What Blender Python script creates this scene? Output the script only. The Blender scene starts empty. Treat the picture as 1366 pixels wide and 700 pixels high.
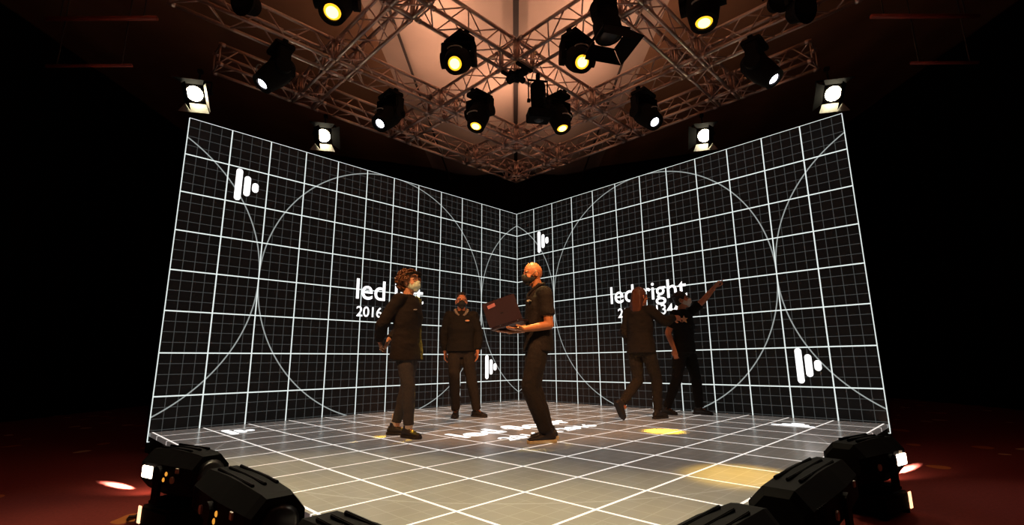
import bpy, bmesh, math, random
from mathutils import Vector, Matrix, Euler, noise
random.seed(7)
C = bpy.context.scene.collection
R = math.radians
PI = math.pi
S2 = 2 ** .5

# ------------------------------------------------------------------ camera
CAM = Vector((-0.05411, -9.99495, 0.84378))
YAW, PITCH, ROLL, FPX = -0.00779, 0.19414, 0.01067, 641.19673
PX, PY = 683 + 8.51303, 350 + 7.37963
ROT = (Matrix.Rotation(YAW, 3, 'Z') @ Matrix.Rotation(PITCH, 3, 'X') @ Matrix.Rotation(ROLL, 3, 'Y'))


def ray(x, y):
    return ROT @ Vector(((x - PX) / FPX, 1, -(y - PY) / FPX))


def onz(x, y, z):
    d = ray(x, y)
    return CAM + d * ((z - CAM.z) / d.z)


def uvp(u, v, z=0.0):
    """u metres along the right screen, v metres along the left one, from their shared corner"""
    return Vector(((u - v) / S2, -(u + v) / S2, z))


def make_camera():
    cd = bpy.data.cameras.new('camera')
    cd.sensor_width = 36
    cd.sensor_fit = 'HORIZONTAL'
    cd.lens = FPX * 36 / 1366
    cd.shift_x = -(PX - 683) / 1366
    cd.shift_y = (PY - 350) / 1366
    cd.clip_end = 200
    o = bpy.data.objects.new('camera', cd)
    m = Matrix((ROT.col[0], ROT.col[2], -ROT.col[1])).transposed().to_4x4()
    m.translation = CAM
    o.matrix_world = m
    C.objects.link(o)
    bpy.context.scene.camera = o


make_camera()
GZ = -0.12      # hall floor
FZ = 0.1066     # top of the lit floor


# ------------------------------------------------------------------ materials
class NT:
    def __init__(s, name):
        s.m = bpy.data.materials.new(name)
        s.m.use_nodes = True
        s.t = s.m.node_tree
        s.b = s.t.nodes['Principled BSDF']

    def n(s, typ, **kw):
        x = s.t.nodes.new(typ)
        for k, v in kw.items():
            setattr(x, k, v)
        return x

    def link(s, a, b):
        s.t.links.new(a, b)

    def math(s, op, a, b=None, c=None):
        x = s.n('ShaderNodeMath', operation=op)
        for i, v in enumerate((a, b, c)):
            if v is None:
                continue
            if isinstance(v, (int, float)):
                x.inputs[i].default_value = v
            else:
                s.link(v, x.inputs[i])
        return x.outputs[0]

    def mix(s, f, a, b):
        x = s.n('ShaderNodeMix', data_type='RGBA')
        for i, v in ((0, f), (6, a), (7, b)):
            if isinstance(v, (int, float)):
                x.inputs[i].default_value = v
            elif isinstance(v, tuple):
                x.inputs[i].default_value = (*v, 1)
            else:
                s.link(v, x.inputs[i])
        return x.outputs[2]


def mat(name, col, rough=.6, metal=0., var=.25, scale=30., spec=.5, bump=0., emit=None, estr=0.):
    k = NT(name)
    tc = k.n('ShaderNodeTexCoord')
    nz = k.n('ShaderNodeTexNoise')
    nz.inputs['Scale'].default_value = scale
    nz.inputs['Detail'].default_value = 3
    k.link(tc.outputs['Object'], nz.inputs['Vector'])
    lo = tuple(c * (1 - var) for c in col)
    hi = tuple(min(1, c * (1 + var)) for c in col)
    k.link(k.mix(nz.outputs['Fac'], lo, hi), k.b.inputs['Base Color'])
    k.b.inputs['Roughness'].default_value = rough
    k.b.inputs['Metallic'].default_value = metal
    k.b.inputs['Specular IOR Level'].default_value = spec
    if bump:
        bp = k.n('ShaderNodeBump')
        bp.inputs['Strength'].default_value = bump
        bp.inputs['Distance'].default_value = .01
        k.link(nz.outputs['Fac'], bp.inputs['Height'])
        k.link(bp.outputs[0], k.b.inputs['Normal'])
    if emit:
        k.b.inputs['Emission Color'].default_value = (*emit, 1)
        k.b.inputs['Emission Strength'].default_value = estr
    return k.m


def screen_mat(name, axes, circles, floor=False):
    """a lit screen: black picture with a white grid every 0.5 m, a fine grid every 0.125 m and thin circles"""
    k = NT(name)
    tc = k.n('ShaderNodeTexCoord')
    sp = k.n('ShaderNodeSeparateXYZ')
    k.link(tc.outputs['Object'], sp.inputs[0])
    a, b = sp.outputs[axes[0]], sp.outputs[axes[1]]
    if floor:
        a = k.math('ADD', a, -.04)
        b = k.math('ADD', b, -.05)

    def near(p, w):
        da = k.math('PINGPONG', k.math('ADD', a, 10 * p), p / 2)
        db = k.math('PINGPONG', k.math('ADD', b, 100 * p), p / 2)
        return k.math('LESS_THAN', k.math('MINIMUM', da, db), w / 2)
    major = near(.5, .019 if floor else .0145)
    minor = near(.125, .007)
    ring = None
    for cx, cy, r in circles:
        dx = k.math('SUBTRACT', sp.outputs[axes[0]], cx)
        dy = k.math('SUBTRACT', sp.outputs[axes[1]], cy)
        d = k.math('SQRT', k.math('ADD', k.math('MULTIPLY', dx, dx), k.math('MULTIPLY', dy, dy)))
        e = k.math('ABSOLUTE', k.math('SUBTRACT', d, r))
        ring = e if ring is None else k.math('MINIMUM', ring, e)
    ring = k.math('LESS_THAN', ring, .0075)
    if floor:
        s1, s2, s3 = .95, .06, .10
    else:
        s1, s2, s3 = .92, .055, .34
    st = k.math('MAXIMUM', k.math('MULTIPLY', major, s1), k.math('MAXIMUM', k.math('MULTIPLY', minor, s2), k.math('MULTIPLY', ring, s3)))
    st = k.math('ADD', st, .0025 if not floor else .060)
    k.link(st, k.b.inputs['Emission Strength'])
    k.b.inputs['Emission Color'].default_value = (.92, 1., .97, 1) if not floor else (1, .93, .87, 1)
    nz = k.n('ShaderNodeTexNoise')
    nz.inputs['Scale'].default_value = 3 if not floor else 5
    k.link(tc.outputs['Object'], nz.inputs['Vector'])
    if floor:
        k.link(k.mix(nz.outputs['Fac'], (.34, .32, .25), (.44, .41, .315)), k.b.inputs['Base Color'])
        k.b.inputs['Roughness'].default_value = .24
        k.b.inputs['Specular IOR Level'].default_value = .5
    else:
        k.link(k.mix(nz.outputs['Fac'], (.012, .008, .007), (.020, .012, .010)), k.b.inputs['Base Color'])
        k.b.inputs['Roughness'].default_value = .45
        k.b.inputs['Specular IOR Level'].default_value = .25
    return k.m


def carpet_mat():
    k = NT('patterned red carpet')
    tc = k.n('ShaderNodeTexCoord')
    nz = k.n('ShaderNodeTexNoise')
    nz.inputs['Scale'].default_value = 1.7
    k.link(tc.outputs['Object'], nz.inputs['Vector'])
    mp = k.n('ShaderNodeVectorMath', operation='MULTIPLY_ADD')
    k.link(nz.outputs['Color'], mp.inputs[0])
    mp.inputs[1].default_value = (.5, .5, 0)
    k.link(tc.outputs['Object'], mp.inputs[2])
    vo = k.n('ShaderNodeTexVoronoi')
    vo.inputs['Scale'].default_value = 2.1
    k.link(mp.outputs[0], vo.inputs['Vector'])
    leaf = k.math('LESS_THAN', vo.outputs['Distance'], .2)
    sel = k.n('ShaderNodeSeparateColor')
    k.link(vo.outputs['Color'], sel.inputs[0])
    cream = k.math('MULTIPLY', leaf, k.math('GREATER_THAN', sel.outputs[0], .55))
    gold = k.math('MULTIPLY', leaf, k.math('LESS_THAN', sel.outputs[0], .4))
    fine = k.n('ShaderNodeTexNoise')
    fine.inputs['Scale'].default_value = 60
    k.link(tc.outputs['Object'], fine.inputs['Vector'])
    c = k.mix(fine.outputs['Fac'], (.10, .012, .010), (.18, .028, .02))
    c = k.mix(gold, c, (.32, .10, .02))
    c = k.mix(cream, c, (.42, .33, .18))
    k.link(c, k.b.inputs['Base Color'])
    k.b.inputs['Roughness'].default_value = .95
    k.b.inputs['Specular IOR Level'].default_value = .1
    return k.m


def emis(name, col, st):
    k = NT(name)
    k.b.inputs['Base Color'].default_value = (*[c * .6 for c in col], 1)
    k.b.inputs['Emission Color'].default_value = (*col, 1)
    k.b.inputs['Emission Strength'].default_value = st
    return k.m


M = dict(
    black=mat('black painted metal', (.012, .011, .011), .42, 0, .3, 40),
    blackgloss=mat('black plastic', (.016, .014, .014), .3, 0, .3, 25),
    matt=mat('matt black board', (.008, .007, .007), .9, 0, .3, 10, .1),
    drape=mat('black drape cloth', (.0045, .0032, .0032), .95, 0, .4, 8, .05),
    truss=mat('brushed aluminium', (.58, .42, .36), .40, .85, .2, 50),
    leaf=mat('bare metal and lit door leaf', (.45, .42, .36), .5, .2, .2, 40),
    lit=emis('lit white picture', (1, 1, 1), 1.5),
    litfloor=emis('lit white floor picture', (.95, .98, 1), 1.25),
    lens=emis('warm lamp lens', (1, .70, .16), 5),
    lensrim=emis('yellow lamp lens edge', (1, .50, .02), 1.6),
    fixture=mat('dull black casing', (.0045, .004, .004), .7, 0, .3, 30, .05),
    lensw=emis('cool white lamp lens', (.86, .86, 1), 9),
    lensf=emis('bright fresnel lens', (1, .90, .62), 34),
    window=emis('lit fixture window', (1, .80, .62), 5),
    strip=emis('lit fixture edge', (1, .55, .30), 2.0),
    amber=emis('glowing amber glint', (1, .42, .05), .8),  # glow that stands in for reflected glints on the floor light casings
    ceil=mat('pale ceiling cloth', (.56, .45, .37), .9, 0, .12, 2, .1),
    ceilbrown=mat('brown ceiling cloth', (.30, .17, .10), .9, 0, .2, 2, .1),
    beam=mat('dark roof beam', (.02, .014, .012), .7, 0, .3, 10),
    pipe=mat('pipe with red light in colour', (.35, .06, .04), .5, 0, .2, 10),  # the red light falling on the pipes is put into this colour
    skin=mat('tan skin', (.55, .20, .10), .5, 0, .12, 30),
    skinpale=mat('fair skin', (.62, .31, .18), .5, 0, .12, 30),
    skindark=mat('brown skin', (.52, .19, .075), .45, 0, .12, 30),
    eye=mat('dark eye', (.03, .02, .015), .2, 0, .1, 30),
    browhair=mat('dark eyebrow hair', (.03, .02, .015), .8, 0, .3, 90),
    hairblack=mat('black hair', (.015, .010, .008), .5, 0, .4, 120),
    hairbrown=mat('brown curls', (.15, .06, .022), .55, 0, .5, 60),
    hairginger=mat('reddish brown hair', (.12, .035, .014), .5, 0, .45, 70),
    cloth=mat('black cotton', (.012, .010, .009), .9, 0, .35, 60, .2, .3),
    jacket=mat('black jacket cloth', (.018, .0135, .012), .85, 0, .3, 45, .2, .4),
    trouser=mat('charcoal trouser cloth', (.050, .044, .042), .9, 0, .3, 50, .2, .4),
    trouserdark=mat('dark brown trouser cloth', (.026, .020, .017), .9, 0, .3, 50, .2, .4),
    maskgreen=mat('pale green paper mask', (.62, .74, .58), .8, 0, .06, 60),
    maskwhite=mat('white paper mask', (.75, .70, .62), .8, 0, .06, 60),
    maskblack=mat('black cloth mask', (.015, .014, .014), .8, 0, .3, 60),
    shoe=mat('black shoe', (.018, .013, .012), .6, 0, .3, 60),
    solepale=mat('cream shoe sole', (.72, .58, .32), .6, 0, .1, 40),
    soleblack=mat('black shoe sole', (.02, .015, .013), .7, 0, .2, 40),
    sock=mat('white sock', (.6, .5, .42), .9, 0, .1, 80),
    emblem=mat('pale orange print', (.75, .38, .22), .8, 0, .1, 60),
    emblemgrey=mat('pale grey print', (.5, .45, .38), .8, 0, .1, 60),
    grey=mat('grey collar cloth', (.22, .18, .15), .9, 0, .2, 60),
    laptop=mat('dark plum laptop shell', (.065, .035, .042), .4, .3, .1, 40),
    keys=mat('black keys', (.01, .01, .01), .6, 0, .2, 60),
    sticker=mat('pink sticker', (.62, .22, .22), .6, 0, .15, 300),
    cable=mat('green cable', (.12, .14, .06), .6, 0, .2, 30),
    carpet=carpet_mat(),
)


# ------------------------------------------------------------------ mesh helpers
class MB:
    def __init__(s):
        s.bm = bmesh.new()

    def ring(s, c, ax, bx, rx, ry, n):
        return [s.bm.verts.new(c + ax * (rx * math.cos(2 * PI * i / n)) + bx * (ry * math.sin(2 * PI * i / n))) for i in range(n)]

    def bridge(s, a, b):
        n = len(a)
        for i in range(n):
            s.bm.faces.new((a[i], a[(i + 1) % n], b[(i + 1) % n], b[i]))

    def cyl(s, p0, p1, r0, r1=None, n=8, caps=True):
        p0, p1 = Vector(p0), Vector(p1)
        r1 = r0 if r1 is None else r1
        d = (p1 - p0).normalized()
        a = d.orthogonal().normalized()
        b = d.cross(a)
        A, B = s.ring(p0, a, b, r0, r0, n), s.ring(p1, a, b, r1, r1, n)
        s.bridge(A, B)
        if caps:
            s.bm.faces.new(A[::-1])
            s.bm.faces.new(B)
        return s

    def tube(s, pts, r, n=6):
        pts = [Vector(p) for p in pts]
        prev = None
        a = (pts[1] - pts[0]).orthogonal().normalized()
        first = None
        for i, p in enumerate(pts):
            d = (pts[min(i + 1, len(pts) - 1)] - pts[max(i - 1, 0)]).normalized()
            a = (a - d * a.dot(d)).normalized()
            rr = r[i] if isinstance(r, (list, tuple)) else r
            k = s.ring(p, a, d.cross(a), rr, rr, n)
            if prev:
                s.bridge(prev, k)
            else:
                first = k
            prev = k
        s.bm.faces.new(first[::-1])
        s.bm.faces.new(prev)
        return s

    def loft(s, secs, side=(1, 0, 0), n=20):
        """secs: (point, half width along side, half depth)"""
        pts = [Vector(q[0]) for q in secs]
        side = Vector(side)
        prev = None
        for i, q in enumerate(secs):
            d = (pts[min(i + 1, len(pts) - 1)] - pts[max(i - 1, 0)]).normalized()
            a = (side - d * side.dot(d)).normalized()
            k = s.ring(pts[i], a, d.cross(a), q[1], q[2], n)
            if prev:
                s.bridge(prev, k)
            else:
                s.bm.faces.new(k[::-1])
            prev = k
        s.bm.faces.new(prev)
        return s

    def cap(s, p0, r0, p1, r1, n=12):
        """rounded tapered limb"""
        p0, p1 = Vector(p0), Vector(p1)
        d = (p1 - p0).normalized()
        a = d.orthogonal().normalized()
        b = d.cross(a)
        prev = None
        secs = []
        for t in (-1, -.85, -.5, 0):
            secs.append((p0 + d * (r0 * t), r0 * math.sqrt(max(0, 1 - t * t))))
        for t in (0, .5, .85, 1):
            secs.append((p1 + d * (r1 * t), r1 * math.sqrt(max(0, 1 - t * t))))
        for i, (c, r) in enumerate(secs):
            if r < 1e-6:
                k = s.bm.verts.new(c)
                if prev:
                    for j in range(n):
                        s.bm.faces.new((prev[j], prev[(j + 1) % n], k))
                    prev = None
                else:
                    prev = k
                continue
            k = s.ring(c, a, b, r, r, n)
            if isinstance(prev, list):
                s.bridge(prev, k)
            elif prev is not None:
                for j in range(n):
                    s.bm.faces.new((prev, k[(j + 1) % n], k[j]))
            prev = k
        return s

    def ell(s, c, r, rot=None, seg=16):
        m = Matrix.Translation(Vector(c)) @ (rot.to_4x4() if rot else Matrix.Identity(4)) @ Matrix.Diagonal((*r, 1))
        bmesh.ops.create_uvsphere(s.bm, u_segments=seg, v_segments=seg * 2 // 3, radius=1, matrix=m)
        return s

    def box(s, c, size, rot=None, bev=0.):
        m = Matrix.Translation(Vector(c)) @ (rot.to_4x4() if rot else Matrix.Identity(4)) @ Matrix.Diagonal((*size, 1))
        r = bmesh.ops.create_cube(s.bm, size=1, matrix=m)
        if bev:
            es = list({e for v in r['verts'] for e in v.link_edges})
            bmesh.ops.bevel(s.bm, geom=es, offset=bev, segments=2, affect='EDGES', clamp_overlap=True)
        return s

    def prism(s, pts, z0, z1, m=None):
        m = m or Matrix.Identity(4)
        A = [s.bm.verts.new(m @ Vector((x, y, z0))) for x, y in pts]
        B = [s.bm.verts.new(m @ Vector((x, y, z1))) for x, y in pts]
        s.bridge(A, B)
        s.bm.faces.new(A[::-1])
        s.bm.faces.new(B)
        return s

    def xform(s, m):
        bmesh.ops.transform(s.bm, matrix=m, verts=s.bm.verts)
        return s

    def build(s, name, material, parent=None, smooth=False):
        bmesh.ops.recalc_face_normals(s.bm, faces=s.bm.faces)
        me = bpy.data.meshes.new(name)
        s.bm.to_mesh(me)
        s.bm.free()
        for x in (material if isinstance(material, (list, tuple)) else [material]):
            me.materials.append(x)
        if smooth:
            me.shade_smooth()
        o = bpy.data.objects.new(name, me)
        C.objects.link(o)
        if parent:
            o.parent = parent
        return o


def tag(o, label, cat, group=None, kind=None):
    o['label'] = label
    o['category'] = cat
    if group:
        o['group'] = group
    if kind:
        o['kind'] = kind
    return o


def thing(name, label, cat, loc=(0, 0, 0), rz=0., group=None):
    o = bpy.data.objects.new(name, None)
    o.empty_display_size = .1
    C.objects.link(o)
    o.location = loc
    o.rotation_euler = (0, 0, rz)
    return tag(o, label, cat, group)


def structure(o):
    o['kind'] = 'structure'
    return o


def copy_tree(o, parent=None):
    c = o.copy()
    C.objects.link(c)
    c.parent = parent
    for ch in list(o.children):
        copy_tree(ch, c)
    return c


def blob(mb, voxel, it=4, wrinkle=0., freq=9., seed=0.):
    """one continuous skin over everything in mb"""
    bmesh.ops.recalc_face_normals(mb.bm, faces=mb.bm.faces)
    me = bpy.data.meshes.new('tmp')
    mb.bm.to_mesh(me)
    mb.bm.free()
    o = bpy.data.objects.new('tmp', me)
    C.objects.link(o)
    m = o.modifiers.new('r', 'REMESH')
    m.mode = 'VOXEL'
    m.voxel_size = voxel
    if it:
        k = o.modifiers.new('s', 'SMOOTH')
        k.factor = .5
        k.iterations = it
    dg = bpy.context.evaluated_depsgraph_get()
    r = bpy.data.meshes.new_from_object(o.evaluated_get(dg))
    bpy.data.objects.remove(o)
    bpy.data.meshes.remove(me)
    if wrinkle:
        ns = [v.normal.copy() for v in r.vertices]
        for v, nn in zip(r.vertices, ns):
            q = Vector((v.co.x * freq, v.co.y * freq, v.co.z * freq * 1.8)) + Vector((seed, seed * 2, 0))
            a = noise.noise(q) + .5 * noise.noise(q * 2.1)
            v.co += nn * (wrinkle * a)
    r.shade_smooth()
    return r


def meshobj(name, me, material, parent=None):
    me.name = name
    me.materials.clear()
    for x in (material if isinstance(material, (list, tuple)) else [material]):
        me.materials.append(x)
    o = bpy.data.objects.new(name, me)
    C.objects.link(o)
    if parent:
        o.parent = parent
    return o


# ------------------------------------------------------------------ screens
def rounded_bar(mb, cx, cy, w, h, t, plane):
    pts = []
    r = w / 2
    for i in range(13):
        a = PI * i / 12
        pts.append((cx + r * math.cos(a), cy + h / 2 - r + r * math.sin(a)))
    for i in range(13):
        a = PI + PI * i / 12
        pts.append((cx + r * math.cos(a), cy - h / 2 + r + r * math.sin(a)))
    mb.prism(pts, 0, t, plane)


def logo(parent, col, row, plane, top, material):
    mb = MB()
    for dx, h in ((0, .90), (.215, .57), (.42, .27)):
        rounded_bar(mb, (col + dx) * .5, top - row * .5, .080, h * .5, .003, plane)
    return mb.build('logo', material, parent)


def text_part(parent, txt, x0, x1, ybase, plane, material, bold=.022, squeeze=None):
    cu = bpy.data.curves.new('caption', 'FONT')
    cu.body = txt
    cu.offset = bold
    cu.extrude = .004
    cu.resolution_u = 6
    t = bpy.data.objects.new('tmp', cu)
    C.objects.link(t)
    dg = bpy.context.evaluated_depsgraph_get()
    me = bpy.data.meshes.new_from_object(t.evaluated_get(dg))
    bpy.data.objects.remove(t)
    xs = [v.co.x for v in me.vertices]
    lo, hi = min(xs), max(xs)
    sc = (x1 - x0) / (hi - lo)
    for v in me.vertices:
        x, y, z = v.co
        v.co = plane @ Vector((x0 + (x - lo) * sc, ybase + y * (squeeze or sc), .0015 + z * .25))
    return meshobj('caption', me, material, parent)


WALLP = Matrix(((1, 0, 0, 0), (0, 0, -1, 0), (0, 1, 0, 0), (0, 0, 0, 1)))   # (x, y, t) -> x along, t towards the viewer, y up
FLOORP = Matrix.Identity(4)


def led_wall(label, loc, rz, name, span):
    t = thing('video_wall', label, 'screen', loc, rz, 'video walls')
    sm = screen_mat('lit grid picture of ' + name, (0, 2), [(-1, 2, 2), (3, 2, 2), (7, 2, 2)])
    a = MB()
    a.box((3, .01, 2), (6, .02, 4))
    a.build('screen', sm, t)
    b = MB()
    b.box((3, .06, 2), (5.98, .08, 3.98))
    for i in range(13):
        b.box((min(max(i * .5, .03), 5.97), .13, 2), (.05, .06, 3.96))
    for i in range(0, 9):
        b.box((3, .13, min(max(i * .5, .03), 3.97)), (5.9, .05, .04))
    b.build('panel_backs', M['black'], t)
    s = MB()
    for i in range(4):
        x = .6 + i * 1.55
        s.box((x, .19, 1.94), (.06, .05, 4.1))
        s.box((x, .72, (GZ + .03)), (.08, 1.1, .06))
        s.cyl((x, .2, 2.6), (x, 1.2, GZ + .06), .025)
    s.build('support_frame', M['black'], t)
    f = MB()
    f.box((3, .075, GZ / 2 - .001), (5.98, .11, -GZ - .002))
    f.build('base', M['matt'], t)
    logo(t, 1.275, 1.485, WALLP, 4, M['lit'])
    logo(t, 10.29, 6.465, WALLP, 4, M['lit'])
    text_part(t, 'led ' + name, span[0] * .5, span[1] * .5, 4 - (4.29 if name == 'left' else 4.33) * .5, WALLP, M['lit'], .006)
    text_part(t, '2016 x 1344', 4.87 * .5, 7.13 * .5, 4 - 4.84 * .5, WALLP, M['lit'], .008)
    return t


led_wall('left video wall showing a white grid and the words led left', uvp(0, 6), R(45), 'left', (4.83, 7.32))
led_wall('right video wall showing a white grid and the words led right', (0, 0, 0), R(-45), 'right', (4.6, 7.4))

t = thing('video_floor', 'low square stage floor lit with a white grid under the five people', 'stage floor', uvp(0, 6), R(45))
mb = MB()
mb.box((3.0, -3.0, FZ - .02), (5.98, 5.98, .04))
mb.build('deck', screen_mat('lit grid picture of floor', (0, 1), [(3, -3, 3)], True), t)
mb = MB()
mb.box((3.0, -3.0, (FZ - .042 + GZ) / 2 + .001), (5.96, 5.96, FZ - .042 - GZ))
mb.build('plinth', M['matt'], t)
FP = Matrix.Translation((0, 0, FZ + .0005))
logo(t, 1.28, 1.42, FP, 0, M['litfloor'])
logo(t, 10.29, 10.45, FP, 0, M['litfloor'])
text_part(t, 'led floor', 4.25 * .5, 7.75 * .5, -3.08, FP, M['litfloor'], .016)
text_part(t, '2016 x 2016', 4.6 * .5, 7.5 * .5, -3.54, FP, M['litfloor'], .016)

# ------------------------------------------------------------------ room shell
mb = MB()
mb.box((0, -4.5, GZ - .05), (20, 18, .1))
structure(mb.build('floor', M['carpet']))


def drape_wall(name, p0, p1, z0, z1):
    p0, p1 = Vector(p0), Vector(p1)
    L = (p1 - p0).length
    d = (p1 - p0) / L
    n = Vector((-d.y, d.x, 0))
    b = MB()
    k = int(L / .09)
    lo, hi, lo2, hi2 = [], [], [], []
    for i in range(k + 1):
        q = p0 + d * (L * i / k) + n * (.05 * math.sin(i * 1.05) + .02 * math.sin(i * .37))
        lo.append(b.bm.verts.new((q.x, q.y, z0)))
        hi.append(b.bm.verts.new((q.x, q.y, z1)))
        q2 = q - n * .04
        lo2.append(b.bm.verts.new((q2.x, q2.y, z0)))
        hi2.append(b.bm.verts.new((q2.x, q2.y, z1)))
    for i in range(k):
        b.bm.faces.new((lo[i], lo[i + 1], hi[i + 1], hi[i]))
        b.bm.faces.new((lo2[i + 1], lo2[i], hi2[i], hi2[i + 1]))
        b.bm.faces.new((hi[i], hi[i + 1], hi2[i + 1], hi2[i]))
        b.bm.faces.new((lo[i + 1], lo[i], lo2[i], lo2[i + 1]))
    return structure(b.build(name, M['drape'], None, True))


drape_wall('wall_back', (9.5, 3.2, 0), (-9.5, 3.2, 0), GZ, 7.6)
drape_wall('wall_left', (-9.4, 3.3, 0), (-9.4, -13.2, 0), GZ, 7.6)
drape_wall('wall_right', (9.4, -13.2, 0), (9.4, 3.3, 0), GZ, 7.6)

# ceiling cloth: three drooping bays between four roof lines, darker sloping bays outside
CZ = 6.2


def ceiling():
    b = MB()
    xs = [-9.4 + i * .1 for i in range(189)]
    ys = [-13 + j * .25 for j in range(66)]
    grid = []

    def zz(x, y):
        ax = abs(x)
        if ax <= 2.36:
            f = (ax / 1.18) % 1 if ax < 2.36 else 0
            z = CZ + .16 - .30 * math.sin(PI * min(1, ax / 2.36)) * (.8 + .2 * math.sin(y * 1.1))
            z += .02 * noise.noise(Vector((x * 2, y * .7, 0)))
        else:
            z = CZ + .16 + .14 * (ax - 2.36) + .03 * noise.noise(Vector((x, y * .5, 3)))
        return z
    for y in ys:
        grid.append([b.bm.verts.new((x, y, zz(x, y))) for x in xs])
    for j in range(len(ys) - 1):
        for i in range(len(xs) - 1):
            f = b.bm.faces.new((grid[j][i], grid[j][i + 1], grid[j + 1][i + 1], grid[j + 1][i]))
            cx = (xs[i] + xs[i + 1]) / 2
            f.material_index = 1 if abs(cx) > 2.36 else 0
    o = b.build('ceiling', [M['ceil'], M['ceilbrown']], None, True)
    sm = o.modifiers.new('thickness', 'SOLIDIFY')
    sm.thickness = .02
    sm.offset = 1
    return structure(o)


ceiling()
for n_, (x, w) in enumerate(((0.0, .09), (-1.87, .035), (1.87, .035))):
    b = MB()
    z = 5.98 if x else 6.22
    b.box((x, -4.8, z), (w, 15.6, .12 if not x else .045), None, .008)
    structure(b.build('trim_%d' % (n_ + 1), M['beam']))

# ------------------------------------------------------------------ truss rig
TZ = 4.84      # underside chord height
HW = .145      # half width between chord centres
NODES = (-.055, 1.11, 2.82, 4.55)


def box_truss(u0, u1, label, loc, rz):
    """a length of four-chord lattice truss running along local +x"""
    L = u1 - u0
    t = thing('box_truss', label, 'truss', loc, rz, 'lattice truss lengths of the lighting rig')
    for y in (-HW, HW):
        for z in (0, 2 * HW):
            b = MB()
            b.cyl((0, y, z), (L, y, z), .024, None, 10)
            b.build('chord', M['truss'], t, True)
    n = max(2, round(L / .30))
    st = L / n
    faces = [((-HW, 0), (HW, 0)), ((-HW, 2 * HW), (HW, 2 * HW)), ((-HW, 0), (-HW, 2 * HW)), ((HW, 0), (HW, 2 * HW))]
    for (ya, za), (yb, zb) in faces:
        b = MB()
        for i in range(n):
            x0, x1 = i * st, (i + 1) * st
            if i % 2 == 0:
                b.cyl((x0 + .02, ya, za), (x1 - .02, yb, zb), .0095, None, 6)
            else:
                b.cyl((x0 + .02, yb, zb), (x1 - .02, ya, za), .0095, None, 6)
        for x in (.025, L - .025):
            b.cyl((x, ya, za), (x, yb, zb), .011, None, 6)
        b.build('lacing', M['truss'], t, True)
    for x in (.05, L - .05):
        for y in (-HW, HW):
            for z in (0, 2 * HW):
                b = MB()
                b.cyl((x - .028, y, z), (x + .028, y, z), .031, None, 10)
                b.build('coupler', M['truss'], t, True)
    return t


def corner_block(u, v, label):
    t = thing('truss_node', label, 'truss joint', uvp(u, v, TZ), R(-45), 'truss corner blocks of the lighting rig')
    b = MB()
    h = HW
    cs = [(x, y, z) for x in (-h, h) for y in (-h, h) for z in (0, 2 * h)]
    for i, p in enumerate(cs):
        for q in cs[i + 1:]:
            if sum(1 for k in range(3) if abs(p[k] - q[k]) > .01) == 1:
                b.cyl(p, q, .024, None, 10)
    b.build('cage', M['truss'], t, True)
    b = MB()
    for p, q in (((-h, -h, 0), (h, h, 0)), ((-h, h, 2 * h), (h, -h, 2 * h)), ((-h, -h, 0), (-h, h, 2 * h)), ((h, h, 0), (h, -h, 2 * h)),
                 ((-h, -h, 2 * h), (h, -h, 0)), ((-h, h, 0), (h, h, 2 * h))):
        b.cyl(p, q, .011, None, 6)
    b.build('bracing', M['truss'], t, True)
    return t


ROWN = ('outer run above', 'inner run beside', 'middle run beside', 'front run facing')
SEGN = ('nearest the corner', 'second from corner', 'third from corner', 'fourth from corner')
for i, a in enumerate(NODES):
    for side in ('left', 'right'):
        for j in range(4):
            if j == 3 and i > 2:
                continue
            s0 = NODES[j] + HW + .024
            s1 = NODES[j + 1] - HW - .024 if j < 3 else (5.8, 6.5, 6.2, 0)[i]
            lb = 'silver lattice truss length, %s the %s screen, %s' % (ROWN[i], side, SEGN[j])
            if side == 'right':
                box_truss(s0, s1, lb, uvp(s0, a, TZ), R(-45))
            else:
                box_truss(s0, s1, lb, uvp(a, s0, TZ), R(-135))
ND = ('outer', 'inner', 'middle', 'front')
for i, u in enumerate(NODES):
    for j, v in enumerate(NODES):
        if i == j:
            lb = 'silver truss corner block on the centre line where the two %s runs cross' % ND[i]
        else:
            sd = 'left' if j > i else 'right'
            lo, hi = min(i, j), max(i, j)
            lb = 'silver truss corner block on the %s where the %s run meets the %s cross run' % (sd, ND[lo], ND[hi])
        corner_block(u, v, lb)


# ------------------------------------------------------------------ lamps
def spot(name, loc, target, power, col, angle, blend=.5, size=.06):
    l = bpy.data.lights.new(name, 'SPOT')
    l.energy = power
    l.color = col
    l.spot_size = R(angle)
    l.spot_blend = blend
    l.shadow_soft_size = size
    o = bpy.data.objects.new(name, l)
    C.objects.link(o)
    o.location = loc
    o.rotation_euler = (Vector(target) - Vector(loc)).to_track_quat('-Z', 'Y').to_euler()
    return o


def onplane(x, y, side, off):
    """where the sight line through a photo pixel meets the vertical plane u = off or v = off"""
    n = Vector((1, -1, 0)) / S2 if side == 'u' else Vector((-1, -1, 0)) / S2
    d = ray(x, y)
    return CAM + d * ((off - CAM.dot(n)) / d.dot(n))


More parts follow.
